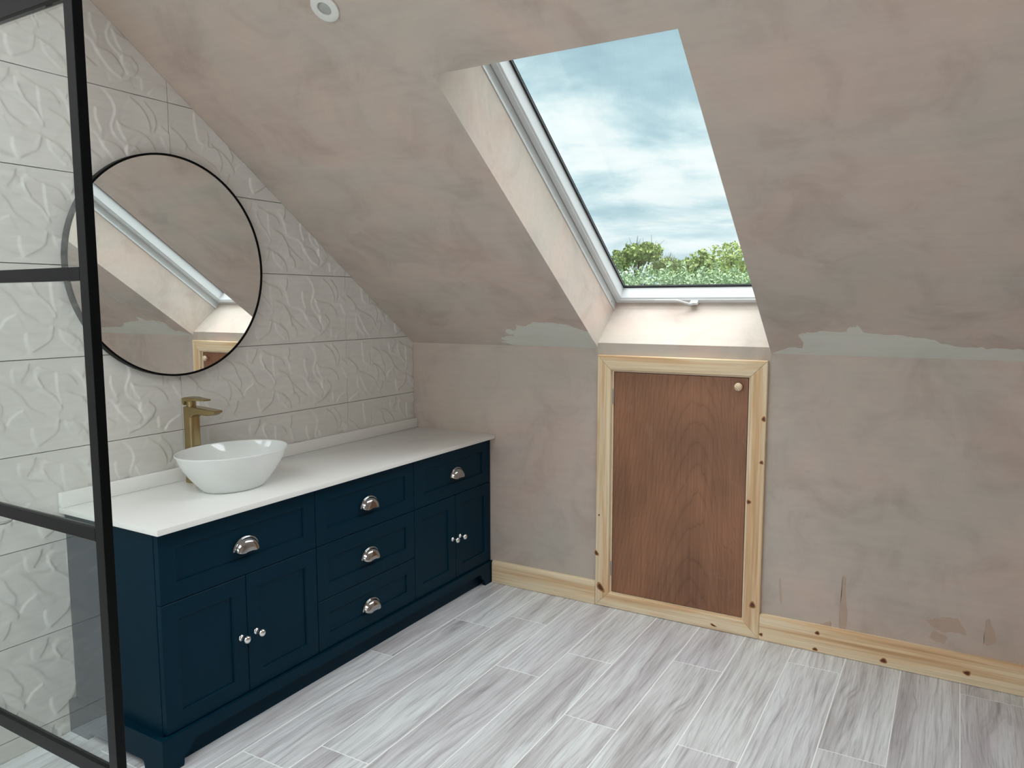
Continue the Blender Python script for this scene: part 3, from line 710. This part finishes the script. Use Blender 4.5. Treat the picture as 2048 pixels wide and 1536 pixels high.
def sp(x, zt, zb, hw): return [Vector((x, TY-hw, zb+.002)), Vector((x, TY-hw+.002, zb)), Vector((x, TY+hw-.002, zb)), Vector((x, TY+hw, zb+.002)), Vector((x, TY+hw, zt-.002)), Vector((x, TY+hw-.002, zt)), Vector((x, TY-hw+.002, zt)), Vector((x, TY-hw, zt-.002))]
loft(bm, [sp(TX-.012, 1.0585, 1.012, .0225), sp(TX+.020, 1.0585, 1.018, .0222), sp(TX+.034, 1.0585, 1.030, .0212), sp(TX+.060, 1.0575, 1.033, hy), sp(TX+.105, 1.0545, 1.032, hy), sp(TX+.125, 1.0535, 1.033, hy), sp(TX+.150, 1.0520, 1.044, .0180)])
obj('spout', bm, M_BRASS, tap, smooth=True, sharp=35)
bm = bmesh.new(); lathe(bm, [(0, 0), (.0175, 0), (.0175, .022), (0, .022)], (TX, TY, 1.0585), (0, 0, 1), 28); obj('cartridge_collar', bm, M_BRASS, tap, smooth=True)
bm = bmesh.new()
lev = [(TX-.023, 1.0900, 1.0680, .0210), (TX-.014, 1.0925, 1.0640, .0215), (TX-.010, 1.0935, 1.0790, .0215), (TX+.020, 1.0935, 1.0790, .0215), (TX+.035, 1.0925, 1.0830, .0205), (TX+.092, 1.0890, 1.0835, .0150)]
loft(bm, [[Vector((x, TY-h, zb)), Vector((x, TY+h, zb)), Vector((x, TY+h, zt-.001)), Vector((x, TY+h-.0015, zt)), Vector((x, TY-h+.0015, zt)), Vector((x, TY-h, zt-.001))] for x, zt, zb, h in lev])
obj('lever', bm, M_BRASS, tap, smooth=True, sharp=30)

# ------------------------------------------------------------------ round mirror
MY, MZ, MR = -1.4385, 1.5715, .4020
mir = empty('mirror', (.0, MY, MZ), label='round wall mirror with thin black rim above the basin', category='mirror')
bm = bmesh.new(); prof = [(MR-.0075, .004), (MR, .004), (MR, .0300), (MR-.0075, .0300)]
seg = 128; rings = []
for k in range(seg+1):
    t = 2*PI*(k % seg)/seg; rings.append([Vector((x, MY+r_*math.cos(t), MZ+r_*math.sin(t))) for r_, x in prof])
loft(bm, rings, caps=False); bmesh.ops.remove_doubles(bm, verts=bm.verts[:], dist=1e-6); obj('rim', bm, M_BLACK, mir, smooth=True, sharp=40)
bm = bmesh.new(); lathe(bm, [(0, .012), (MR-.0077, .012), (MR-.0077, .0275), (0, .0275)], (0, MY, MZ), (1, 0, 0), 128); obj('mirror_glass', bm, M_MIRROR, mir)

# ------------------------------------------------------------------ black framed shower screen
SY, SX = -2.42, 1.1240
ss = empty('shower_screen', (.55, SY, 0), label='black grid framed glass shower screen standing at the left in front of the vanity', category='screen')
def bar(nm, a, b, mt=M_BLACK): return obj(nm, newbox(a, b, .0008), mt, ss)
bar('post', (SX-.0272, SY, 0), (SX, SY+.0200, 2.0300))
bar('wall_channel', (.0045, SY, 0), (.0300, SY+.0200, 2.0300))
x0_, x1_ = .0302, SX-.0274
bar('rail', (x0_, SY, 1.9865), (x1_, SY+.0200, 2.0300)); bar('rail', (x0_, SY, 0), (x1_, SY+.0200, .030))
for z0_, z1_ in ((1.4795, 1.5050), (.9780, 1.0040), (.4770, .5085)):
    bar('rail', (x0_, SY, z0_), (x1_, SY+.0150, z1_))
zs = [.0302, .4768, .5087, .9778, 1.0042, 1.4793, 1.5052, 1.9863]
for i in range(0, 8, 2):
    bm = newbox((x0_, SY+.0085, zs[i]), (x1_, SY+.0145, zs[i+1])); obj('glass_pane', bm, M_GLASS, ss)

# curved metal pipe end on the tiles beyond the screen, running out of the picture to the left
cp = empty('curved_pipe', (.0, -2.0422, .83), label='thin curved metal pipe on the tiles beyond the glass at the left edge', category='pipe')
bm = bmesh.new(); P = [(.006, -2.0422, .803), (.020, -2.0422, .8025), (.027, -2.0425, .800), (.030, -2.0455, .788), (.030, -2.0515, .7785), (.030, -2.061, .7722), (.030, -2.074, .7695), (.030, -2.090, .7705), (.030, -2.112, .776), (.030, -2.15, .790), (.030, -2.20, .806), (.028, -2.24, .812), (.020, -2.25, .813), (.006, -2.25, .813)]
tube(bm, P, .0048, 10); obj('tube', bm, M_STEEL, cp, smooth=True, sharp=0)
for yy, zz_ in ((-2.0422, .803), (-2.25, .813)):
    bm = bmesh.new(); lathe(bm, [(0, 0), (.0085, 0), (.0085, .004), (.006, .006), (0, .006)], (.003, yy, zz_), (1, 0, 0), 20); obj('wall_rose', bm, M_STEEL, cp, smooth=True)

# ------------------------------------------------------------------ outside: ground, trees
gz = -3.4
bm = newbox((-200, -260, gz-.3), (200, 260, gz)); obj('ground', bm, mat('meadow', (.06, .10, .03), .9), None, kind='structure')
def leafmat(name, a, b, c):
    m = mat(name, a, .7, spec=.2); nt = m.node_tree; g = nt.nodes.new('ShaderNodeNewGeometry')
    r = ramp(nt, [(0, a), (.5, b), (1, c)]); nt.links.new(g.outputs['Random Per Island'], r.inputs[0]); nt.links.new(r.outputs[0], bs(m).inputs['Base Color'])
    return m
LG = 1.3  # lifts the leaf colours to put distance haze into them
M_LEAF1 = leafmat('spring_leaves', (.13*LG, .19*LG, .06*LG), (.20*LG, .27*LG, .08*LG), (.30*LG, .36*LG, .13*LG))
M_LEAF2 = leafmat('yellow_green_leaves', (.17*LG, .24*LG, .06*LG), (.27*LG, .34*LG, .09*LG), (.36*LG, .42*LG, .14*LG))
M_LEAF3 = leafmat('hedge_leaves', (.20*LG, .28*LG, .16*LG), (.26*LG, .35*LG, .19*LG), (.34*LG, .43*LG, .27*LG))
M_BARK = mat('grey_bark', (.10, .09, .07), .9)
def ray(px, py):
    return d+rr*((px-1024)/FPX)-uu*((py-768)/FPX)
def spot(px, dist):
    v = ray(px, 600); t = dist/math.hypot(v.x, v.y); return CAM.x+v.x*t, CAM.y+v.y*t
def foliage(blobs, n, size, name, material, parent):
    vs = []; fs = []
    w_ = np.array([b[3]*b[4]*b[5] for b in blobs])**.66; w_ = w_/w_.sum()
    ks = rng.choice(len(blobs), n, p=w_)
    for k in ks:
        bx, by, bz, rx, ry, rz = blobs[k]
        v = rng.normal(size=3); v /= np.linalg.norm(v); rad = 1-.35*rng.random()**1.6
        lump = 1+.16*math.sin(v[0]*7+k)+.12*math.sin(v[2]*9+2*k)
        p = np.array([bx+v[0]*rx*rad*lump, by+v[1]*ry*rad*lump, bz+v[2]*rz*rad*lump])
        a = rng.normal(size=3); a /= np.linalg.norm(a); b = np.cross(a, v+rng.normal(size=3)*.6); b /= (np.linalg.norm(b)+1e-9)
        s = size*(.6+.8*rng.random()); i = len(vs)
        vs += [p-a*s, p+b*s*.55, p+a*s, p-b*s*.55]; fs.append((i, i+1, i+2, i+3))
    org = ORG[parent.name]
    vs = [(v[0]-org.x, v[1]-org.y, v[2]-org.z) for v in vs]
    me = bpy.data.meshes.new(name); me.from_pydata(vs, [], fs); me.update(); me.materials.append(material)
    o = bpy.data.objects.new(name, me); C.objects.link(o); o.parent = parent; o['kind'] = 'stuff'; ORG[o.name] = org
    return o
def tree(px, dist, top_py, wpx, label, lm, n=7000, sparse=False, size=.17, cat='tree', group='trees beyond the roof window', flat=1.0):
    x, y = spot(px, dist); hd = dist
    v = ray(px, top_py); top = CAM.z+v.z*dist/math.hypot(v.x, v.y)
    rad = wpx*dist/FPX/2
    t = empty('tree', (x, y, gz), label=label, category=cat, group=group)
    bm = bmesh.new(); tube(bm, [(x, y, gz), (x+.1, y, gz+(top-gz)*.35), (x-.05, y, gz+(top-gz)*.62), (x, y, top-.25*rad)], [.28, .22, .14, .05], 8); obj('trunk', bm, M_BARK, t, smooth=True)
    blobs = []; zc = top-rad*1.0*flat
    nb = 9 if sparse else 16
    for k in range(nb):
        a = 2.399*k; q = math.sqrt((k+.5)/nb); 
        h = (1-q*q)*.9*rad*flat + random.uniform(-.25, .15)*rad
        br = rad*random.uniform(.24, .38)*(.85 if sparse else 1.15)
        blobs.append((x+math.cos(a)*q*rad*.85, y+math.sin(a)*q*rad*.7, zc+h-br*.4, br*1.15, br, br*.8))
    mx_ = max(b[2]+b[5] for b in blobs); blobs = [(b[0], b[1], b[2]+top-mx_, b[3], b[4], b[5]) for b in blobs]
    if not sparse:
        for k in range(10): 
            a = 2*PI*k/10; blobs.append((x+math.cos(a)*rad*.6, y+math.sin(a)*rad*.6, zc-rad*.9-random.random()*rad*.3, rad*.5, rad*.5, rad*.6))
    for b in blobs[:9]:
        bm = bmesh.new(); zb = gz+(top-gz)*random.uniform(.4, .6)
        tube(bm, [(x, y, zb), ((x+b[0])/2+random.uniform(-.2, .2), (y+b[1])/2, (zb+b[2])/2+.3), (b[0], b[1], b[2]+b[5]*.5)], [.09, .06, .02], 6); obj('branch', bm, M_BARK, t, smooth=True)
    if sparse:
        bm = bmesh.new()
        for k in range(60):
            b = random.choice(blobs); v_ = Vector((random.gauss(0, 1), random.gauss(0, 1), random.gauss(.5, 1))).normalized()
            c_ = Vector(b[:3]); tube(bm, [c_, c_+v_*b[3]*.8, c_+v_*b[3]*1.5+Vector((0, 0, .1))], [.03, .02, .008], 4)
        o = obj('twigs', bm, M_BARK, t); o['kind'] = 'stuff'
    foliage(blobs, n, size, 'foliage', lm, t)
    return t
tree(1276, 58, 486, 118, 'airy green tree with open twiggy crown at the left of the pane', M_LEAF1, 3800, True, .14)
tree(1328, 80, 514, 70, 'bare topped sapling with thin twigs between the two bigger crowns', M_LEAF1, 700, True, .15)
tree(1392, 60, 500, 110, 'rounded bush tree on the left flank of the big crown', M_LEAF1, 7500)
tree(1462, 80, 482, 150, 'largest rounded yellow green tree at the right of the pane', M_LEAF2, 11000)
tree(1580, 105, 495, 190, 'broad green tree mostly hidden behind the right window reveal', M_LEAF1, 4200)
tree(1150, 84, 500, 190, 'broad green tree mostly hidden behind the left sash', M_LEAF1, 4000)
hx = [1190, 1245, 1300, 1355, 1410, 1465, 1520, 1575]
hd = empty('hedge', (*spot(1370, 50), gz), label='tall blurred hedge line in front of the trees', category='hedge')
bl = []
for k in range(40):
    px = 1150+k*11; x, y = spot(px, 50+random.uniform(-1.5, 1.5)); v = ray(px, 534+random.uniform(-3, 5)); top = CAM.z+v.z*50/math.hypot(v.x, v.y)
    bl.append((x, y, top-1.5, 1.0, 1.0, 1.5)); bl.append((x, y, top-3.6, 1.2, 1.2, 1.9))
foliage(bl, 22000, .12, 'foliage', M_LEAF3, hd)
